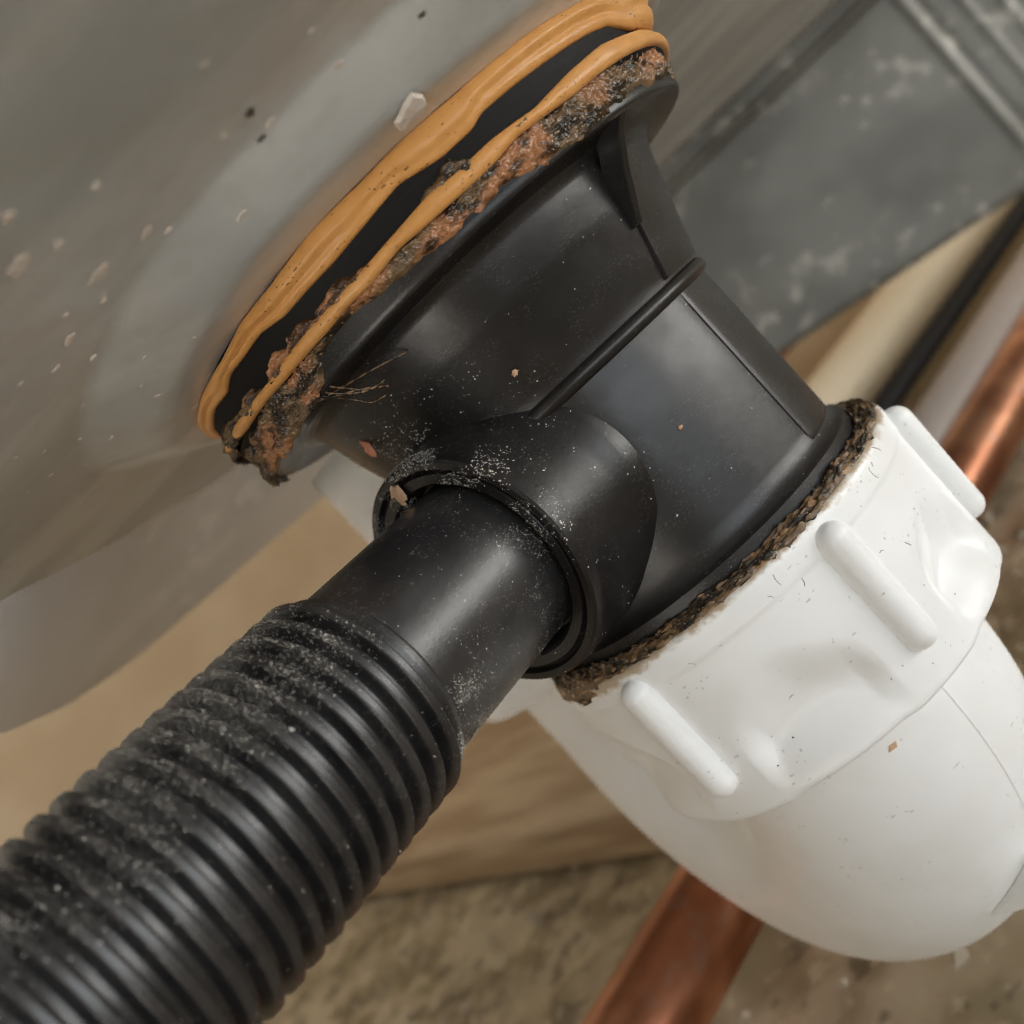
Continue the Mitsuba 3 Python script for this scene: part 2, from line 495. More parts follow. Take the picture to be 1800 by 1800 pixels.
# ------------------------------------------------------------------ sink underside
def sink():
    out = np.array([[-0.13, -0.155], [-0.132, -0.10], [-0.132, 0.02], [-0.132, 0.085], [-0.132, 0.14], [-0.120, 0.18], [-0.10, 0.205], [-0.075, 0.2255], [-0.03, 0.2265],
                    [0.07, 0.2265], [0.20, 0.2265], [0.34, 0.225], [0.37, 0.19], [0.38, 0.0], [0.36, -0.155]])
    closed = np.vstack([out, out[:1]])
    L = np.concatenate([[0], np.cumsum(np.linalg.norm(np.diff(closed, axis=0), axis=1))])
    nt = 480
    s = np.linspace(0, L[-1], 6000)
    B = np.column_stack([np.interp(s, L, closed[:, k]) for k in (0, 1)])
    ang = np.unwrap(np.arctan2(B[:, 1], B[:, 0]))
    if ang[-1] < ang[0]:
        ang, B = ang[::-1], B[::-1]
    th = np.linspace(ang[0], ang[-1], nt, endpoint=False)
    R = np.hypot(*[np.interp(th, ang, B[:, k]) for k in (0, 1)])
    ker = np.hanning(15)
    R = np.convolve(np.concatenate([R[-20:], R, R[:20]]), ker / ker.sum(), 'same')[20:-20]
    rr = np.concatenate([np.linspace(0.036, 0.066, 76), 0.066 + 0.94 * np.linspace(0.02, 1, 70) ** 1.0])
    rows = []
    for k in range(146):
        if k < 76:
            r = np.full(nt, rr[k])
        else:
            u = (k - 75) / 70
            r = 0.066 + (R - 0.066) * u
        wob = 0.0007 * np.sin(th * 3 + 0.6) + 0.0005 * np.sin(7 * th + 2)
        q = (0.0528 + 0.0026 * -np.sin(th) + wob - r) / 0.0085
        q = np.where(q < 0.12, np.where(q < -0.12, 0, (q + 0.12) ** 2 / 0.48), q)
        bump = np.where(q > 0.85, np.where(q > 1.15, 1.0, 1 - (1.15 - q) ** 2 / 0.6), q)
        z = 0.0335 - 0.0042 * bump + 0.0006 * sm(0.05, 0.2, r)
        x, y = r * np.cos(th), r * np.sin(th)
        # shallow dent in the flat near the bump, cross-break creases
        z = z - 0.0016 * np.exp(-((r - R + 0.02) / 0.02) ** 2)
        rows.append(np.stack([x, y, z], -1))
    base = rows[-1]
    nrm = np.stack([np.cos(th), np.sin(th), 0 * th], -1)
    for a in np.linspace(0.1, 1, 10) * math.pi / 2:
        rows.append(base + nrm * 0.012 * math.sin(a) + np.array([0, 0, 0.012 * (1 - math.cos(a))]))
    rows.append(rows[-1] + np.array([0, 0, 0.09]))
    P = np.array(rows)
    P[..., 2] += 0.0006 * (fb(P * [1, 1, 0], 60, 3, 4) - 0.5) + 0.00012 * (fb(P * [1, 1, 0], 300, 2, 8) - 0.5)
    return mesh_of(P, wrap=True)


SINK = sink()
obj('sink__bowl', SINK, 'steel', smooth=True)
tag('sink', 'grey steel underside of a sink bowl seen from below, dusty and scratched', 'sink')
rng = np.random.default_rng(5)
P_, N_ = scatter(SINK, 70000, rng, lambda P, N: (np.hypot(P[:, 0], P[:, 1]) < 0.16) * (P[:, 2] < 0.04) * 0.10 * (0.3 + 1.4 * (P[:, 0] < -0.02)))
N_ = np.where(N_[:, 2:] > 0, -N_, N_)
obj('sink__speck', grains(P_, N_, np.random.default_rng(3).uniform(0.00008, 0.00032, len(P_)), rng, flat=0.4, long=2.2), 'plaster', smooth=False)
labels['sink__speck'] = {'kind': 'stuff'}
def sink_z(x, y):
    v_ = SINK.vertices
    return v_[np.argmin((v_[:, 0] - x) ** 2 + (v_[:, 1] - y) ** 2 + 10 * (v_[:, 2] - 0.0315) ** 2), 2]


# larger pale flecks stuck to the flat of the sink
FLECKS = [(.0076, -.0476, .9), (.0044, -.0568, .8), (-.0028, -.0582, .9), (-.0166, -.058, 1.2), (-.0152, -.0575, .5), (-.0145, -.07, .7), (-.0199, -.0681, .8), (-.0217, -.0593, 1.6), (-.0061, -.0605, .5), (-.0105, -.0509, 1.0),
          (-.0226, -.0701, 2.0), (-.0235, -.073, 1.5), (-.018, -.045, .4), (-.0237, -.0364, .4), (-.0265, -.0372, .35), (-.0288, -.0419, .5), (-.0212, -.0439, .4), (-.0302, -.0494, .7), (-.0327, -.0514, .9), (-.0323, -.0368, .7),
          (-.0386, -.0247, .5), (-.0405, -.0142, .4), (-.0415, -.0161, .6), (-.0418, -.0295, .7), (-.0242, -.0545, .6), (-.0291, -.0539, 1.2), (-.019, -.0758, 1.0)]
rng = np.random.default_rng(9)
fl = []
for x, y, k in FLECKS:
    z = sink_z(x, y) - 0.0001
    fl.append(place(flake(rng, 0.0017 * k, 0.0012 * k, 0.00010), (x, y, z), (0, 0, -1.0), (0.8, -0.5 + rng.uniform(-.4, .4), 0)))
obj('sink__fleck', cat(*fl), 'plaster', smooth=False)
labels['sink__fleck'] = {'kind': 'stuff', 'label': 'pale plaster flecks stuck to the flat of the sink'}
fl = [place(flake(rng, 0.0011, 0.0009, 0.00015), (x, y, sink_z(x, y) - 0.0001), (0, 0, -1.0)) for x, y in ((.0127, -.0525), (-.0043, -.0575), (-.0034, -.0600))]
obj('sink__dark_fleck', cat(*fl), 'dark_speck', smooth=False)
labels['sink__dark_fleck'] = {'kind': 'stuff'}

# galvanised support strip under the lower left of the sink
def strip():
    Lw = np.array([[-0.072, -0.0648, 0.0209], [-0.0862, -0.0314, 0.0209], [-0.1019, 0.0051, 0.0209], [-0.112, 0.0367, 0.0209], [-0.1129, 0.068, 0.0209], [-0.0992, 0.0787, 0.0209], [-0.083, 0.0864, 0.0209], [-0.0638, 0.1, 0.0209], [-0.048, 0.1112, 0.0211], [-0.024, 0.124, 0.0213]])
    Up = np.array([[-.079, -.045, .0350], [-.0858, -.0187, .0350], [-.0799, -.0059, .0350], [-.0764, .0056, .0350], [-.0723, .0189, .0350], [-.0662, .0327, .0350], [-.0592, .0488, .0350], [-.0487, .0624, .0350], [-.0380, .074, .0350], [-.020, .095, .0350]])

    def even(A, n):
        t = np.concatenate([[0], np.cumsum(np.linalg.norm(np.diff(A, axis=0), axis=1))])
        q = np.linspace(0, t[-1], n)
        B = np.column_stack([np.interp(q, t, A[:, k]) for k in range(3)])
        ker = np.hanning(41)
        ker /= ker.sum()
        Bp = np.pad(B, ((20, 20), (0, 0)), mode='reflect', reflect_type='odd')
        return np.column_stack([np.convolve(Bp[:, k], ker, 'valid') for k in range(3)])

    a, b = even(Lw, 220), even(Up, 220)
    rows = []
    for u in np.linspace(0, 1, 40):
        rows.append(b + (a - b) * u + np.array([0, 0, -0.0012]) * math.sin(math.pi * u))
    d = a - b
    d[:, 2] = 0
    d /= np.linalg.norm(d, axis=1, keepdims=True)
    for w_ in np.linspace(0.1, 1, 10) * math.pi * 0.6:
        rows.append(a + d * 0.005 * math.sin(w_) + np.array([0, 0, 0.005 * (1 - math.cos(w_))]))
    P = np.array(rows)
    P[..., 2] += 0.0005 * (fb(P * [1, 1, 0], 70, 3, 14) - 0.5)
    return mesh_of(P)


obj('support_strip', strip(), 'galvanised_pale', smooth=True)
tag('support_strip', 'pale blotchy galvanised strip with rounded edge under the sink, lower left', 'bracket')

# ------------------------------------------------------------------ drain body
cone = [(0.0390, 0.0300), (0.0380, 0.0300), (0.0380, 0.0216), (0.0378, 0.0213), (0.0379, 0.0185), (0.0376, 0.0180), (0.0369, 0.0179), (0.0345, 0.0183), (0.0318, 0.0185), (0.0304, 0.0181), (0.0297, 0.0171), (0.0293, 0.0152),
        (0.0284, 0.0115), (0.0266, 0.0060), (0.0252, 0.0018), (0.0248, -0.0006), (0.0247, -0.004), (0.0247, -0.0245), (0.0249, -0.0258), (0.0253, -0.0268), (0.0263, -0.0275), (0.0263, -0.036)]
BODY = revolve(resample(cone, 0.0006), 300)
obj('drain_body__barrel', BODY, 'black_plastic', smooth=35)
tag('drain_body', 'black plastic sink drain body with side inlet, between the sink and the white nut', 'drain')


def ring_rib():
    th = np.linspace(-62, 76, 200)
    rr = 0.00108 * np.clip(np.minimum(1, np.sqrt(np.clip(1 - (np.clip(th - 74, 0, 2) / 2) ** 2, 0.02, 1))), 0.1, 1)
    return sweep(polar(th, 0.02490 + 0 * th, 0.0 * th - 0.0002), rr, 28)


obj('drain_body__ring_rib', ring_rib(), 'black_plastic', smooth=40)


def buttress(t0, t1, prof):
    """a raised strip of the body: radius by height between two angles"""
    prof = np.array(prof)
    z = np.linspace(prof[0, 1], prof[-1, 1], 60)
    r = np.interp(-z, -prof[:, 1], prof[:, 0])
    tt = np.concatenate([[t0, t0], np.linspace(t0 + 0.4, t1 - 0.4, 30), [t1, t1]])
    P = np.stack([polar(t, r - (0.004 if k in (0, len(tt) - 1) else (0.0001 if k in (1, len(tt) - 2) else 0)), z) for k, t in enumerate(tt)], 0)
    return fix(mesh_of(P))


obj('drain_body__buttress', buttress(46, 92, [(0.0325, 0.0186), (0.0313, 0.0176), (0.0305, 0.0162), (0.0298, 0.0142), (0.0290, 0.0118), (0.0280, 0.0086), (0.0270, 0.0055), (0.0257, 0.0012)]), 'black_plastic', smooth=30)
obj('drain_body__gusset', buttress(43.8, 46.5, [(0.0366, 0.0183), (0.0345, 0.0168), (0.0322, 0.0142), (0.0302, 0.0112), (0.0282, 0.0082)]), 'black_plastic', smooth=30)
obj('drain_body__side_strip', buttress(47.5, 96, [(0.02485, 0.0), (0.02498, -0.001), (0.02498, -0.0256), (0.0247, -0.0262)]), 'black_plastic', smooth=30)

# socket, axis HA from HO
HA_ANG = math.radians(49.3)
HN = np.array([-math.cos(HA_ANG), -math.sin(HA_ANG), 0.0087])
HN /= np.linalg.norm(HN)
HT = np.array([HN[1], -HN[0], 0])
HT /= np.linalg.norm(HT)
HU = np.cross(HN, HT)
if HU[2] < 0:
    HU = -HU
HO = HT * 0.0017 + np.array([0, 0, -0.0097])
AX = (HT, HU, HN)
sock = [(0.0200, 0.006), (0.0187, 0.0195), (0.0174, 0.0225), (0.01665, 0.0255), (0.01645, 0.0290), (0.01640, 0.0316), (0.01615, 0.0328), (0.01580, 0.0331), (0.01500, 0.0331), (0.01485, 0.0328), (0.01480, 0.0322), (0.01460, 0.0320), (0.01440, 0.0322),
        (0.01430, 0.0326), (0.01415, 0.0328), (0.01290, 0.0327), (0.01260, 0.0324), (0.01225, 0.0312), (0.0121, 0.0285), (0.009, 0.0280)]
SOCK = revolve(resample(sock, 0.0005), 200, HO, AX)
obj('drain_body__socket', SOCK, 'black_plastic', smooth=35)

# ------------------------------------------------------------------ gasket, putty beads, crust
gask = [(0.0340, 0.0300), (0.0392, 0.0295), (0.0393, 0.0262), (0.0390, 0.0255), (0.0389, 0.0235), (0.0391, 0.0225), (0.0380, 0.0216)]
G = revolve(resample(gask, 0.0005), 300)
v = G.vertices
v[:, :2] *= (1 + 0.006 * (fb(v, 160, 3, 2) - 0.5))[:, None]
obj('rubber_gasket', G, 'rubber', smooth=40)
tag('rubber_gasket', 'black rubber gasket squeezed between the two orange putty beads', 'gasket')


def bead(tab_up, tab_lo, r0, hr, seed, groove, glow, lobe=None):
    th = np.linspace(-180, 180, 900, endpoint=False)
    up = np.interp(th, *np.array(tab_up).T)
    lo = np.interp(th, *np.array(tab_lo).T)
    ker = np.hanning(9)
    up, lo = [np.convolve(np.r_[a[-10:], a, a[:10]], ker / ker.sum(), 'same')[10:-10] for a in (up, lo)]
    c, h = (up + lo) / 2, (up - lo) / 2
    ph = np.linspace(0, 2 * math.pi, 44, endpoint=False)
    zr = np.cos(ph)
    rows = []
    hrv = hr * (0.85 + 0.35 * fb(np.column_stack([th, 0 * th, 0 * th]), 0.12, 3, seed))
    gpos = glow + 0.25 * (fb(np.column_stack([th, 0 * th + 5, 0 * th]), 0.09, 2, seed + 1) - 0.5)
    gdep = groove * sm(0.25, 0.6, fb(np.column_stack([th, 0 * th + 9, 0 * th]), 0.07, 2, seed + 2))
    s = np.sin(ph)
    prof = np.sign(s) * np.abs(s) ** 0.85
    rad = hrv[:, None] * prof[None] * (1 - gdep[:, None] * np.exp(-((zr[None] - gpos[:, None]) / 0.17) ** 2) * (s[None] > 0))
    low = 1 - 0.35 * sm(gpos[:, None] + .05, gpos[:, None] - .25, zr[None]) * (s[None] > 0) * (groove > 0)
    rad = rad * low
    r = r0 + rad
    P = polar(th[:, None], r, (c * 1e-3)[:, None] + (h * 1e-3)[:, None] * zr[None])
    if lobe:
        t, z, k = lobe
        w = k * np.exp(-((th[:, None] - t) / 7) ** 2) * np.clip(s, 0, 1)[None]
        P = P + polar(th[:, None], w, 0 * w)
    P = P + 0.00016 * (fb(P, 500, 3, seed) - 0.5)[..., None] * polar(th[:, None], 1 + 0 * r, 0 * r)
    P = np.concatenate([P, P[:1]], 0)
    return fix(mesh_of(P, wrap=True))


UP_U = [(-180, 29.3), (-72, 29.3), (-53.5, 29.2), (-40, 28.7), (-31, 29.2), (-21.9, 29.0), (-12, 29.4), (-1.4, 29.1), (6, 29.25), (17.6, 29.15), (26, 29.6), (42, 30.2), (60, 30.4), (75, 30.2), (180, 29.3)]
UP_L = [(-180, 26.8), (-72, 27.2), (-56, 27.25), (-47.3, 26.5), (-42.7, 27.2), (-36.9, 26.9), (-30.3, 26.85), (-24.6, 25.9), (-18.5, 25.8), (-12.2, 25.65), (-5.6, 25.9), (2.6, 26.35), (9.8, 25.35), (16, 25.45), (18.9, 26.1), (25.3, 26.2), (34.2, 26.25), (44.8, 26.4), (51.5, 26.3), (58.8, 24.9), (66.9, 24.5), (76, 25.2), (90, 26), (180, 26.8)]
LO_U = [(-180, 23.6), (-72, 24.9), (-68, 24.7), (-46.7, 23.5), (-35.4, 23.0), (-24.9, 23.1), (-17, 23.0), (-10.5, 22.95), (-2.7, 23.2), (4.8, 23.6), (10.7, 23.3), (16.8, 23.45), (25.6, 23.1), (34.1, 23.9), (44.7, 24.6), (60.8, 24.45), (70, 24.1), (180, 23.6)]
LO_L = [(-180, 21.8), (-72, 23.9), (-68, 23.6), (-52, 22.3), (-40, 22.0), (-33.5, 21.65), (-27, 21.55), (-20.7, 21.4), (-16, 21.55), (-10.7, 21.35), (-3.8, 21.8), (-.3, 21.6), (5.1, 21.45), (10.7, 21.35), (15.5, 21.5), (20.3, 22.0), (27.4, 21.85), (33, 21.75), (39.2, 22.05), (49.2, 22.3), (63.2, 22.5), (75, 22.4), (180, 21.8)]
BEAD_U = bead(UP_U, UP_L, 0.0394, 0.0013, 3, 0.60, -0.30, (66, 26, 0.0016))
BEAD_L = bead(LO_U, LO_L, 0.0394, 0.0008, 8, 0.0, -2.0)
obj('putty_bead', BEAD_U, 'putty', smooth=True)
tag('putty_bead', 'wider upper bead of orange putty squeezed out against the steel sink', 'putty bead')
obj('putty_bead_001', BEAD_L, 'putty', smooth=True)
tag('putty_bead_001', 'thin lower bead of orange putty lying along the brown crust', 'putty bead')


def crust(t0, t1, z0, z1, r0, tab, amp, seed, f=900, nt=1100, nz=60, low=True):
    th = np.linspace(t0, t1, nt)
    lim = np.interp(th, *np.array(tab).T)
    z = np.linspace(z0, z1, nz)
    P = polar(th[:, None], r0 + 0 * z[None], 1e-3 * z[None] + 0 * th[:, None])
    m = fb(P, 420, 4, seed)
    d = (z[None] - lim[:, None]) if low else (lim[:, None] - z[None])
    inside = sm(-0.45, 0.55, d + 2.6 * (m - 0.5) - (0 if low else 0.40))
    edge = sm(0, 0.12, np.minimum((th - t0), (t1 - th)) / (t1 - t0) * 8)[:, None]
    fine = np.abs(fb(P, f * 1.5, 4, seed + 3) - 0.5) * 2
    lump = sm(0.35, 0.75, fb(P, 330, 3, seed + 6))
    h = amp * inside * (0.12 + 0.75 * fine + 0.75 * lump) * edge - (0.00035 if low else 0.0009) * (1 - inside * edge)
    zz = z[None] + 0 * th[:, None]
    if low:
        zz = np.where(zz < 18.5, 18.5 + (zz - 18.5) * sm(0.1, 0.5, inside), zz)
    P = polar(th[:, None], r0 + h, 1e-3 * zz)
    P[..., 2] += 0.0004 * (fb(P, 700, 3, seed + 9) - 0.5) * inside
    return mesh_of(P, flip=True)


LOWLIM = [(-90, 17.0), (-60, 17.2), (-42, 17.2), (-36, 17.4), (-31, 18.6), (-27, 20.2), (-22, 21.4), (-16, 21.1), (-11, 20.6), (-6, 19.8), (0, 19.4), (6, 19.5), (12, 19.5), (17, 19.3), (22, 18.6), (28, 18.2), (40, 18.6), (57, 19.0), (90, 19)]
CR = crust(-88, 74, 16.6, 22.6, 0.03795, LOWLIM, 0.00105, 31)
obj('drain_body__crust', CR, 'crust', smooth=True)
labels['drain_body__crust'] = {'label': 'brown crumbly crust of old sealant along the drain flange'}
GLIM = [(-90, 25.2), (-64, 25.6), (-54, 25.2), (-48, 24.4), (-44, 24.5), (-38, 23.6), (-30, 24.6), (-24, 24.7), (-19, 23.6), (-14, 24.7), (-8, 23.4), (-3, 22.8), (2, 23.2), (5, 24.6), (9, 24.9), (13, 24.0), (17, 23.0), (21, 23.9), (24, 22.9), (40, 22.5), (90, 22.5)]
CR2 = crust(-85, 60, 22.4, 26.6, 0.0393, GLIM, 0.0011, 57, low=False)
obj('rubber_gasket__crumbs', CR2, 'crust', smooth=True)

# crumbs: loose grains around the crust
rng = np.random.default_rng(12)
PC, NC = scatter(CR, 8000, rng, lambda P, N: ((np.hypot(P[:, 0], P[:, 1]) > 0.0381) & (P[:, 1] < 0.012)) * 0.05)
NC = np.where((NC[:, :2] * PC[:, :2]).sum(1, keepdims=True) < 0, -NC, NC)
obj('drain_body__crumb', grains(PC, NC, rng.uniform(0.00006, 0.00024, len(PC)), rng, flat=0.9), 'crust', smooth=False)
labels['drain_body__crumb'] = {'kind': 'stuff'}

# ------------------------------------------------------------------ hose
PITCH = 0.00262
S0, S1 = 0.0300, 0.0535


def hose_path(s):
    s = np.asarray(s, float)
    base = HO + s[:, None] * HN
    k = np.clip(s - 0.105, 0, None)
    return base + k[:, None] ** 2 * (HT * 2.2 + np.array([0, 0, -2.4]))


cuff = [(0.0100, 0.0250), (0.01165, 0.0250), (0.01165, 0.0532), (0.01160, 0.0540), (0.01195, 0.0544), (0.0124, 0.0548), (0.0125, 0.0556), (0.0122, 0.0562), (0.0114, 0.0566)]
CUFF = revolve(resample(cuff, 0.0004), 200, HO, AX)
obj('corrugated_hose__cuff', CUFF, 'hose_plastic', smooth=35)
tag('corrugated_hose', 'dusty black corrugated hose pushed into the side inlet of the drain', 'hose')
s = np.arange(0.0562, 0.165, PITCH / 18)
ph = ((s - 0.0562) / PITCH) % 1.0
w = sm(0.03, 0.22, ph) * (1 - 0.05 * sm(0.22, 0.50, ph)) * (1 - sm(0.50, 0.74, ph))
rad = 0.01165 + 0.00170 * w
HOSE = sweep(hose_path(s), rad, 180, cap=False)
obj('corrugated_hose__corrugated_tube', HOSE, 'hose_plastic', smooth=True)


def dust_on(mesh, n, rng, dens, size, off=0.0, flat=0.45):
    P, N = scatter(mesh, n, rng, dens)
    return grains(P + N * off, N, size(len(P)), rng, flat=flat, long=1.8)


UPW = np.array([-0.42, -0.10, 0.90])
UPW /= np.linalg.norm(UPW)


def dens_hose(P, N):
    c = P - HO
    rad = c - np.outer(c @ HN, HN)
    rad /= np.linalg.norm(rad, axis=1, keepdims=True)
    up = rad @ np.array([0, 0, 1.0])
    patch = sm(0.34, 0.60, fb(P, 130, 3, 41))
    return sm(0.10, 0.90, up) * (0.15 + 0.85 * patch) + 0.004


rng = np.random.default_rng(77)
HS = HOSE.copy()
D = dust_on(HS, 560000, rng, lambda P, N: dens_hose(P, N) * 0.85 * (P @ HN < 0.115), lambda k: 10 ** rng.uniform(-4.75, -4.12, k), flat=0.3)
obj('corrugated_hose__dust', D, 'dust', smooth=False)
labels['corrugated_hose__dust'] = {'kind': 'stuff', 'label': 'pale plaster dust on the upper side of the hose'}
BIG = dust_on(HS, 5000, rng, lambda P, N: (0.015 + 0.08 * dens_hose(P, N)) * (P @ HN < 0.12), lambda k: 10 ** rng.uniform(-3.9, -3.5, k))
obj('corrugated_hose__dust_lump', BIG, 'dust', smooth=False)
labels['corrugated_hose__dust_lump'] = {'kind': 'stuff'}


def dens_cuff(P, N):
    c = P - HO
    s_ = c @ HN
    rad = N @ np.array([0, 0, 1.0])
    near = sm(0.046, 0.053, s_) * sm(0.0, 0.9, rad) + 0.55 * sm(0.040, 0.033, s_) * sm(-0.9, 0.3, rad)
    return near * sm(0.42, 0.64, fb(P, 260, 3, 13)) * (s_ > 0.0315) + 0.004


D = dust_on(CUFF, 260000, rng, lambda P, N: dens_cuff(P, N) * 0.5, lambda k: 10 ** rng.uniform(-4.8, -4.15, k), flat=0.3)
obj('corrugated_hose__cuff_dust', D, 'dust', smooth=False)
labels['corrugated_hose__cuff_dust'] = {'kind': 'stuff'}

# dust on the drain body and the socket rim
def dens_sock(P, N):
    s_ = (P - HO) @ HN
    u = (P - HO) @ HU / 0.0165
    rim = (s_ > 0.0305) * sm(-0.6, 0.5, u) + 0.15 * sm(-.2, .6, u)
    return rim * sm(0.45, 0.66, fb(P, 300, 3, 15)) + 0.006


D = dust_on(SOCK, 160000, rng, lambda P, N: dens_sock(P, N) * 0.34, lambda k: 10 ** rng.uniform(-4.6, -4.0, k))


def dens_body(P, N):
    th = np.degrees(np.arctan2(P[:, 0], -P[:, 1]))
    z = P[:, 2] * 1e3
    shelf = np.exp(-((th + 44) / 20) ** 2) * np.exp(-((z - 8.5) / 3.0) ** 2) * sm(0.40, 0.62, fb(P, 240, 3, 19))
    pool = 0.5 * np.exp(-((th + 8) / 9) ** 2) * np.exp(-((z - 6) / 3.5) ** 2) * sm(0.5, 0.66, fb(P, 240, 3, 25))
    return (shelf + pool) * (np.abs(th) < 100) + 0.0035


D2 = dust_on(BODY, 200000, rng, lambda P, N: dens_body(P, N) * 0.5 * (P[:, 2] < 0.018), lambda k: 10 ** rng.uniform(-4.6, -4.0, k))
obj('drain_body__dust', cat(D, D2), 'dust', smooth=False)
labels['drain_body__dust'] = {'kind': 'stuff'}

# ------------------------------------------------------------------ nut
RIB_T = [-37.5, 21.4, 76.0, 138.0, 198.0, 258.0]


def nut_mesh():
    th = np.linspace(0, 360, 720, endpoint=False)
    zz = [-30.0, -30.0, -30.05, -30.3, -30.7, -31.2] + list(np.arange(-32, -53.9, -0.35)) + [-54.1, -54.5, -54.8, -54.95, -55.0, -55.0]
    rbase = {0: 25.9, 1: 29.3, 2: 29.5, 3: 29.8, 4: 29.95, 5: 30.0}
    n_ = len(zz)
    gap = np.min([np.abs((th - t + 180) % 360 - 180) for t in RIB_T], axis=0)      # degrees to the nearest rib
    win = sm(9.5, 16.5, gap)
    arch = sm(8, 30, gap)
    rows = []
    for k, z in enumerate(zz):
        if k in rbase:
            r = np.full(th.shape, rbase[k])
            if k == 0:
                z = -30.0
        elif k >= n_ - 6:
            j = k - (n_ - 6)
            r = 29.55 - np.array([0.0, 0.25, 0.65, 1.2, 2.4, 6.5])[j]
        else:
            r = np.full(th.shape, 30.0 - 0.012 * (-30 - z))
            r = r - 0.22 * sm(-33.6, -34.2, z)
            top = -37.5 - 5.0 * (1 - arch)
            dep = 2.7 * win * sm(0, 9.0, top - z) * (1 - sm(-46.5, -54.2, z))
            r = r - dep
        zl = z * np.ones_like(th)
        if k >= n_ - 26:
            zl = zl - 0.5 * (1 - win) * sm(-47, -54, z)
        rows.append(polar(th, r * 1e-3, zl * 1e-3))
    return fix(mesh_of(np.array(rows), wrap=True))


NUT = nut_mesh()
obj('compression_nut__body', NUT, 'nut_plastic', smooth=50)
tag('compression_nut', 'large white plastic compression nut with raised grip ribs below the black drain', 'nut')
for t in RIB_T:
    c0 = polar(t, 0.0299, -0.0335)
    c1 = polar(t, 0.0297, -0.0482)
    rv = polar(t, 1.0, 0.0)
    tv = np.array([rv[1], -rv[0], 0.0])
    balls = []
    for c, rr in ((c0, 0.0022), (c1, 0.0021)):
        balls.append(m3.Manifold.sphere(rr, 40).scale([1, 1, 1]).translate((c + rv * 0.0004).tolist()))
        balls.append(m3.Manifold.sphere(rr, 40).translate((c - rv * 0.003).tolist()))
    mm = m3.Manifold.batch_hull(balls).to_mesh()
    obj('compression_nut__rib', trimesh.Trimesh(mm.vert_properties[:, :3], mm.tri_verts, process=False), 'nut_plastic', smooth=45)

# brown ring of grime on the nut's top
def grime():
    th = np.linspace(0, 360, 1400, endpoint=False)
    u = np.linspace(0, 1.4, 64)
    over = np.clip(u - 1, 0, None)
    r = np.where(u <= 1, 0.0266 + (0.0296 - 0.0266) * u, 0.0296 + 0.0004 * np.minimum(1, over / 0.12))
    z = -0.0300 - 0.0042 * over / 0.4
    P = polar(th[:, None], r[None] + 0 * th[:, None], z[None] + 0 * th[:, None])
    m = fb(P, 330, 4, 3)
    ca, sa = np.cos(np.radians(th))[:, None], np.sin(np.radians(th))[:, None]
    streak = fb(np.stack([ca * 14 + 0 * r[None], sa * 14 + 0 * r[None], u[None] * 7.8 + 0 * th[:, None]], -1), 1.0, 4, 6)
    fine = np.abs(fb(P, 800, 4, 5) - 0.5) * 2
    inner = sm(1.0, 0.2, u)[None]
    heavy = np.exp(-((((th + 180) % 360 - 180) + 62) / 15) ** 2)[:, None]
    lim = 0.98 + 0.30 * heavy + 0.55 * (m - 0.5) + 0.25 * (fb(P, 900, 3, 8) - 0.5)
    edge = sm(0.06, -0.08, u[None] - lim)
    h = (0.0002 + 0.0017 * (streak - 0.42) + 0.00035 * fine + 0.0006 * sm(0.45, 0.8, m) * inner) * edge
    h = h + 0.0010 * heavy * fine * edge + 0.0003 * inner - 0.0006 * (1 - edge)
    side = sm(0.95, 1.1, u)[None]
    P[..., 2] += h * (1 - side)
    P = P + polar(th[:, None], (0.45 * np.maximum(h, 0.0001) * edge - 0.0007 * (1 - edge)) * side, 0 * h)
    P = np.swapaxes(P, 0, 1)
    return mesh_of(P, wrap=True)


GR = grime()
obj('compression_nut__grime', GR, 'grime', smooth=True)
labels['compression_nut__grime'] = {'label': 'dark brown ring of grime in the joint on top of the nut'}
rng = np.random.default_rng(14)
PG, NG = scatter(GR, 30000, rng, lambda P, N: 0.06 * (P[:, 1] < 0.012) * (P[:, 2] > -0.0300) * sm(0.42, 0.6, fb(P, 260, 3, 2)))
NG = np.where(NG[:, 2:] < 0, -NG, NG)
obj('compression_nut__grit', grains(PG, NG, rng.uniform(0.00005, 0.00020, len(PG)), rng, flat=0.9), 'grime', smooth=False)
labels['compression_nut__grit'] = {'kind': 'stuff'}

# ------------------------------------------------------------------ trap
BK = np.array([-0.0285, 0.058, 0.0])
LEN = np.linalg.norm(BK)
BU = BK / LEN
RB = LEN / 2
ZT = -0.0545
path = [[0, 0, z] for z in np.linspace(-0.045, ZT, 8)]
for a in np.linspace(0, math.pi, 60)[1:]:
    c = BU * RB * (1 - math.cos(a))
    path.append([c[0], c[1], ZT - RB * math.sin(a) * 1.077])
for z in np.linspace(ZT, 0.020, 12)[1:]:
    path.append([BK[0], BK[1], z])
path = np.array(path)
rad = 0.0216 + 0.0016 * np.sin(np.clip((path[:, 2] - ZT) / -RB, 0, 1) * math.pi / 2)
TR = sweep(path, rad, 96)
obj('trap_bend__tube', TR, 'white_plastic', smooth=True)
tag('trap_bend', 'white plastic U bend trap hanging from the nut and rising again behind it', 'drain trap')
col = [(0.022, -0.012), (0.0285, -0.012), (0.0295, -0.0130), (0.0298, -0.037), (0.0290, -0.0385), (0.0222, -0.0390)]
obj('trap_bend__collar', revolve(resample(col, 0.001), 160, [BK[0], BK[1], 0]), 'white_plastic')
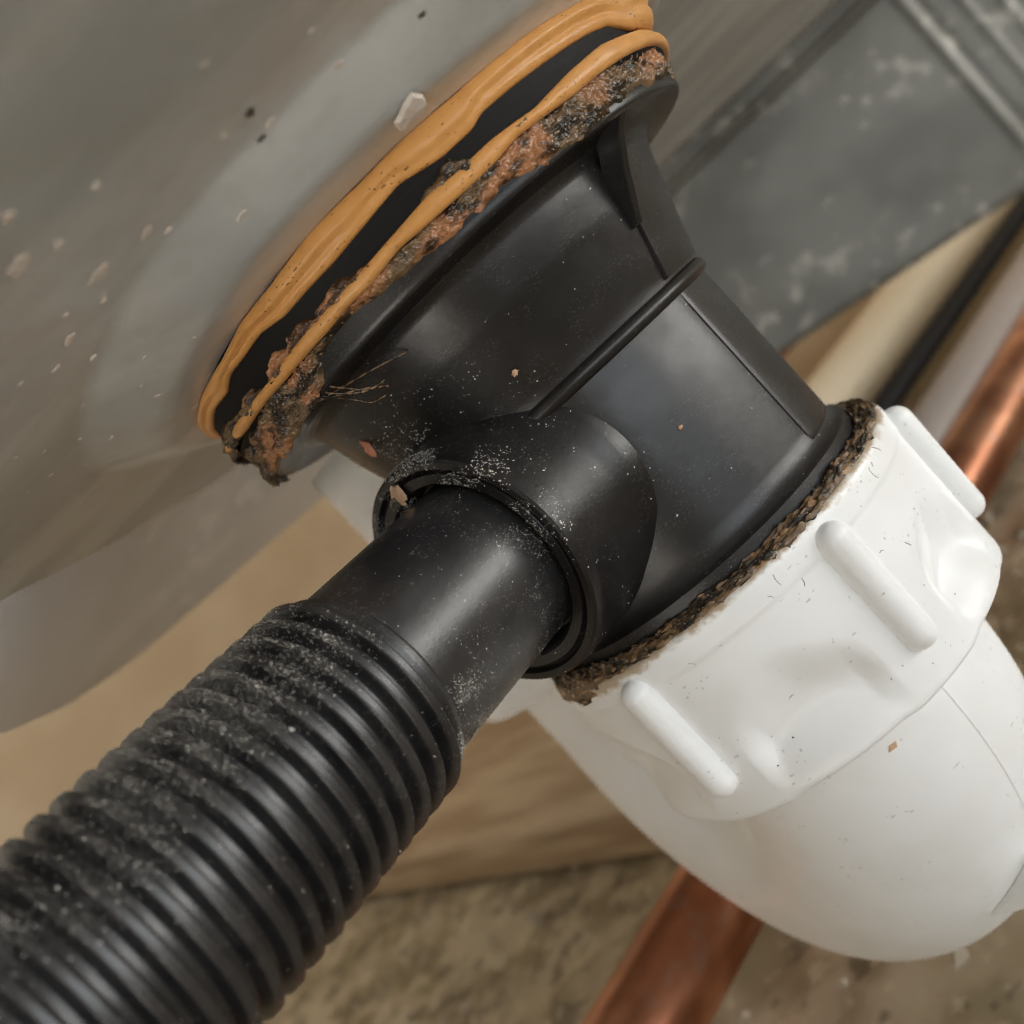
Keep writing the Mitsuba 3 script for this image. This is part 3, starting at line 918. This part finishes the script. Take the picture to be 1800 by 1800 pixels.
# mould seam along the outside of the bend
OUT = []
for a in np.linspace(0, 1.9, 60):
    c = BU * RB * (1 - math.cos(a))
    nrm = -BU * math.cos(a) - np.array([0, 0, 1.0]) * math.sin(a) 
    OUT.append(np.array([c[0], c[1], ZT - RB * math.sin(a) * 1.077]) + nrm * (0.0216 + 0.0016 * math.sin(min(1, math.sin(a)) * math.pi / 2)))
obj('trap_bend__seam', sweep(np.array(OUT), 0.0002, 8), 'white_plastic')

# ------------------------------------------------------------------ chips
def chip(key, pos, normal, l, w, th_, bsdf, label, seed, along=(0.73, 0, 0.1), cat_='chip'):
    m = place(flake(np.random.default_rng(seed), l, w, th_), pos, normal, along)
    obj(key, m, bsdf, smooth=False)
    tag(key, label, cat_)


rs = HO + HN * 0.0332 + HU * 0.0138 + HT * 0.0001
chip('plaster_crumb', rs, HN, 0.0033, 0.0022, 0.0004, 'tan_chip', 'tan crumb caught on the upper rim of the black inlet socket', 4, along=HU)
chip('brick_splinter', polar(-53, 0.0286, 0.0116), polar(-50, 1, 0.3), 0.0042, 0.0011, 0.0005, 'brick_chip', 'orange red splinter lying on the black drain above the inlet', 6, along=(0.3, -0.1, -0.9))
chip('plaster_flake', [0.0073, -0.0454, 0.02890], [0.03, -0.22, -1.0], 0.0050, 0.0044, 0.0004, 'plaster', 'pale torn flake stuck to the sink above the putty', 8, along=(0.75, 0.2, 0.1), cat_='flake')
chip('tan_crumb', polar(-6, 0.0270, 0.0052), polar(-6, 1, 0.2), 0.0012, 0.0008, 0.0002, 'tan_chip', 'small tan crumb on the middle of the black drain, above the inlet', 10, cat_='chip')
chip('tan_fleck', [-0.0001, -0.0217, -0.0600], [0, -1, 0], 0.0016, 0.0009, 0.0002, 'tan_chip', 'single tan fleck on the white trap just under the nut', 13, cat_='chip')
chip('tan_crumb_001', polar(16.5, 0.0248, -0.0126), polar(16.5, 1, 0), 0.0008, 0.0006, 0.0003, 'tan_chip', 'tiny tan crumb alone on the black drain below the ring rib', 11, cat_='chip')

# thin dark hairs and dirt caught on the white plastic
rng = np.random.default_rng(33)
HAIR = []
for k in range(12):
    t = rng.uniform(-45, 70)
    z = rng.choice([rng.uniform(-0.036, -0.031), rng.uniform(-0.053, -0.033)])
    if min(abs(t - a) for a in RIB_T) < 6:
        continue
    n_ = 9
    u = np.linspace(0, 1, n_)
    a_, cur, ln = rng.uniform(0, math.pi), rng.uniform(-2.2, 2.2), rng.uniform(0.0005, 0.0022)
    hx = np.cumsum(np.cos(a_ + cur * u)) * ln / n_
    hz = np.cumsum(np.sin(a_ + cur * u)) * ln / n_
    path = polar(t + np.degrees(hx / 0.03), 0.030, z + hz)
    for i_ in range(n_):     # settle each point on the nut
        th_, zz_ = math.radians(t + math.degrees(hx[i_] / 0.03)), (z + hz[i_])
        v_ = NUT.vertices
        d_ = (np.abs((np.arctan2(v_[:, 0], -v_[:, 1]) - th_ + math.pi) % (2 * math.pi) - math.pi) * 0.03) ** 2 + (v_[:, 2] - zz_) ** 2
        q_ = v_[np.argsort(d_)[:4]]
        path[i_] = polar(math.degrees(th_), np.hypot(q_[:, 0], q_[:, 1]).mean() + 0.00003, zz_)
    HAIR.append(sweep(path, rng.uniform(0.000022, 0.00005), 6))
obj('compression_nut__hair', cat(*HAIR), 'grey_hair', smooth=True)
labels['compression_nut__hair'] = {'kind': 'stuff'}
PH, NH = scatter(NUT, 3000, rng, lambda P, N: (P[:, 1] < 0.01) * (np.hypot(P[:, 0], P[:, 1]) > 0.0255) * 0.10 * sm(0.5, 0.62, fb(P, 120, 3, 5)))
obj('compression_nut__speck', grains(PH, NH, rng.uniform(0.00004, 0.00012, len(PH)), rng), 'dark_speck', smooth=False)
labels['compression_nut__speck'] = {'kind': 'stuff'}
PH, NH = scatter(TR, 5000, rng, lambda P, N: (P[:, 1] < 0.01) * 0.06 * sm(0.5, 0.62, fb(P, 90, 3, 6)))
obj('trap_bend__speck', grains(PH, NH, rng.uniform(0.00004, 0.00011, len(PH)), rng), 'dark_speck', smooth=False)
labels['trap_bend__speck'] = {'kind': 'stuff'}

# pointed moulded fin on the outside of the bend
fin = np.array([[-0.006, -0.01, -0.0939], [0.0068, -0.0166, -0.0873], [0.0023, -0.0172, -0.0921], [0.007, -0.002, -0.087], [0.0022, -0.002, -0.0915], [0.0016, -0.0144, -0.0899]])
fm = trimesh.convex.convex_hull(fin)
obj('trap_bend__fin', fm, 'white_plastic', smooth=False)
labels['trap_bend__fin'] = {'label': 'pointed white fin at the lower right of the bend'}

# pale sealant squeezed out in the socket mouth, fibres hanging off the flange
an = np.radians(np.linspace(196, 232, 40))
rr_ = 0.0136 + 0.0004 * np.sin(np.linspace(0, 9, 40))
pth = HO + HN * 0.0319 + np.cos(an)[:, None] * rr_[:, None] * HT + np.sin(an)[:, None] * rr_[:, None] * HU
obj('drain_body__sealant', sweep(pth, np.clip(0.00012 + 0.00016 * np.sin(np.linspace(0, 17, 40)), 0.00003, 1), 12), 'sealant', smooth=True)
labels['drain_body__sealant'] = {'label': 'yellowish squeezed out sealant in the mouth of the socket'}
rng = np.random.default_rng(51)
FIB = []
for k in range(5):
    t0, t1 = rng.uniform(-37, -29), rng.uniform(-33, -20)
    u = np.linspace(0, 1, 24)
    r_ = 0.0377 + (0.0305 - 0.0377) * u + rng.uniform(-0.0009, 0.0009) * np.sin(u * rng.uniform(5, 11))
    z_ = 0.0178 + (rng.uniform(0.0125, 0.0155) - 0.0178) * u ** 0.8 + 0.0012 * np.sin(u * math.pi) * rng.uniform(-1, 1)
    FIB.append(sweep(polar(t0 + (t1 - t0) * u, r_, z_), rng.uniform(0.00005, 0.00014), 7))
obj('drain_body__fibre', cat(*FIB), 'grime', smooth=True)
labels['drain_body__fibre'] = {'kind': 'stuff'}
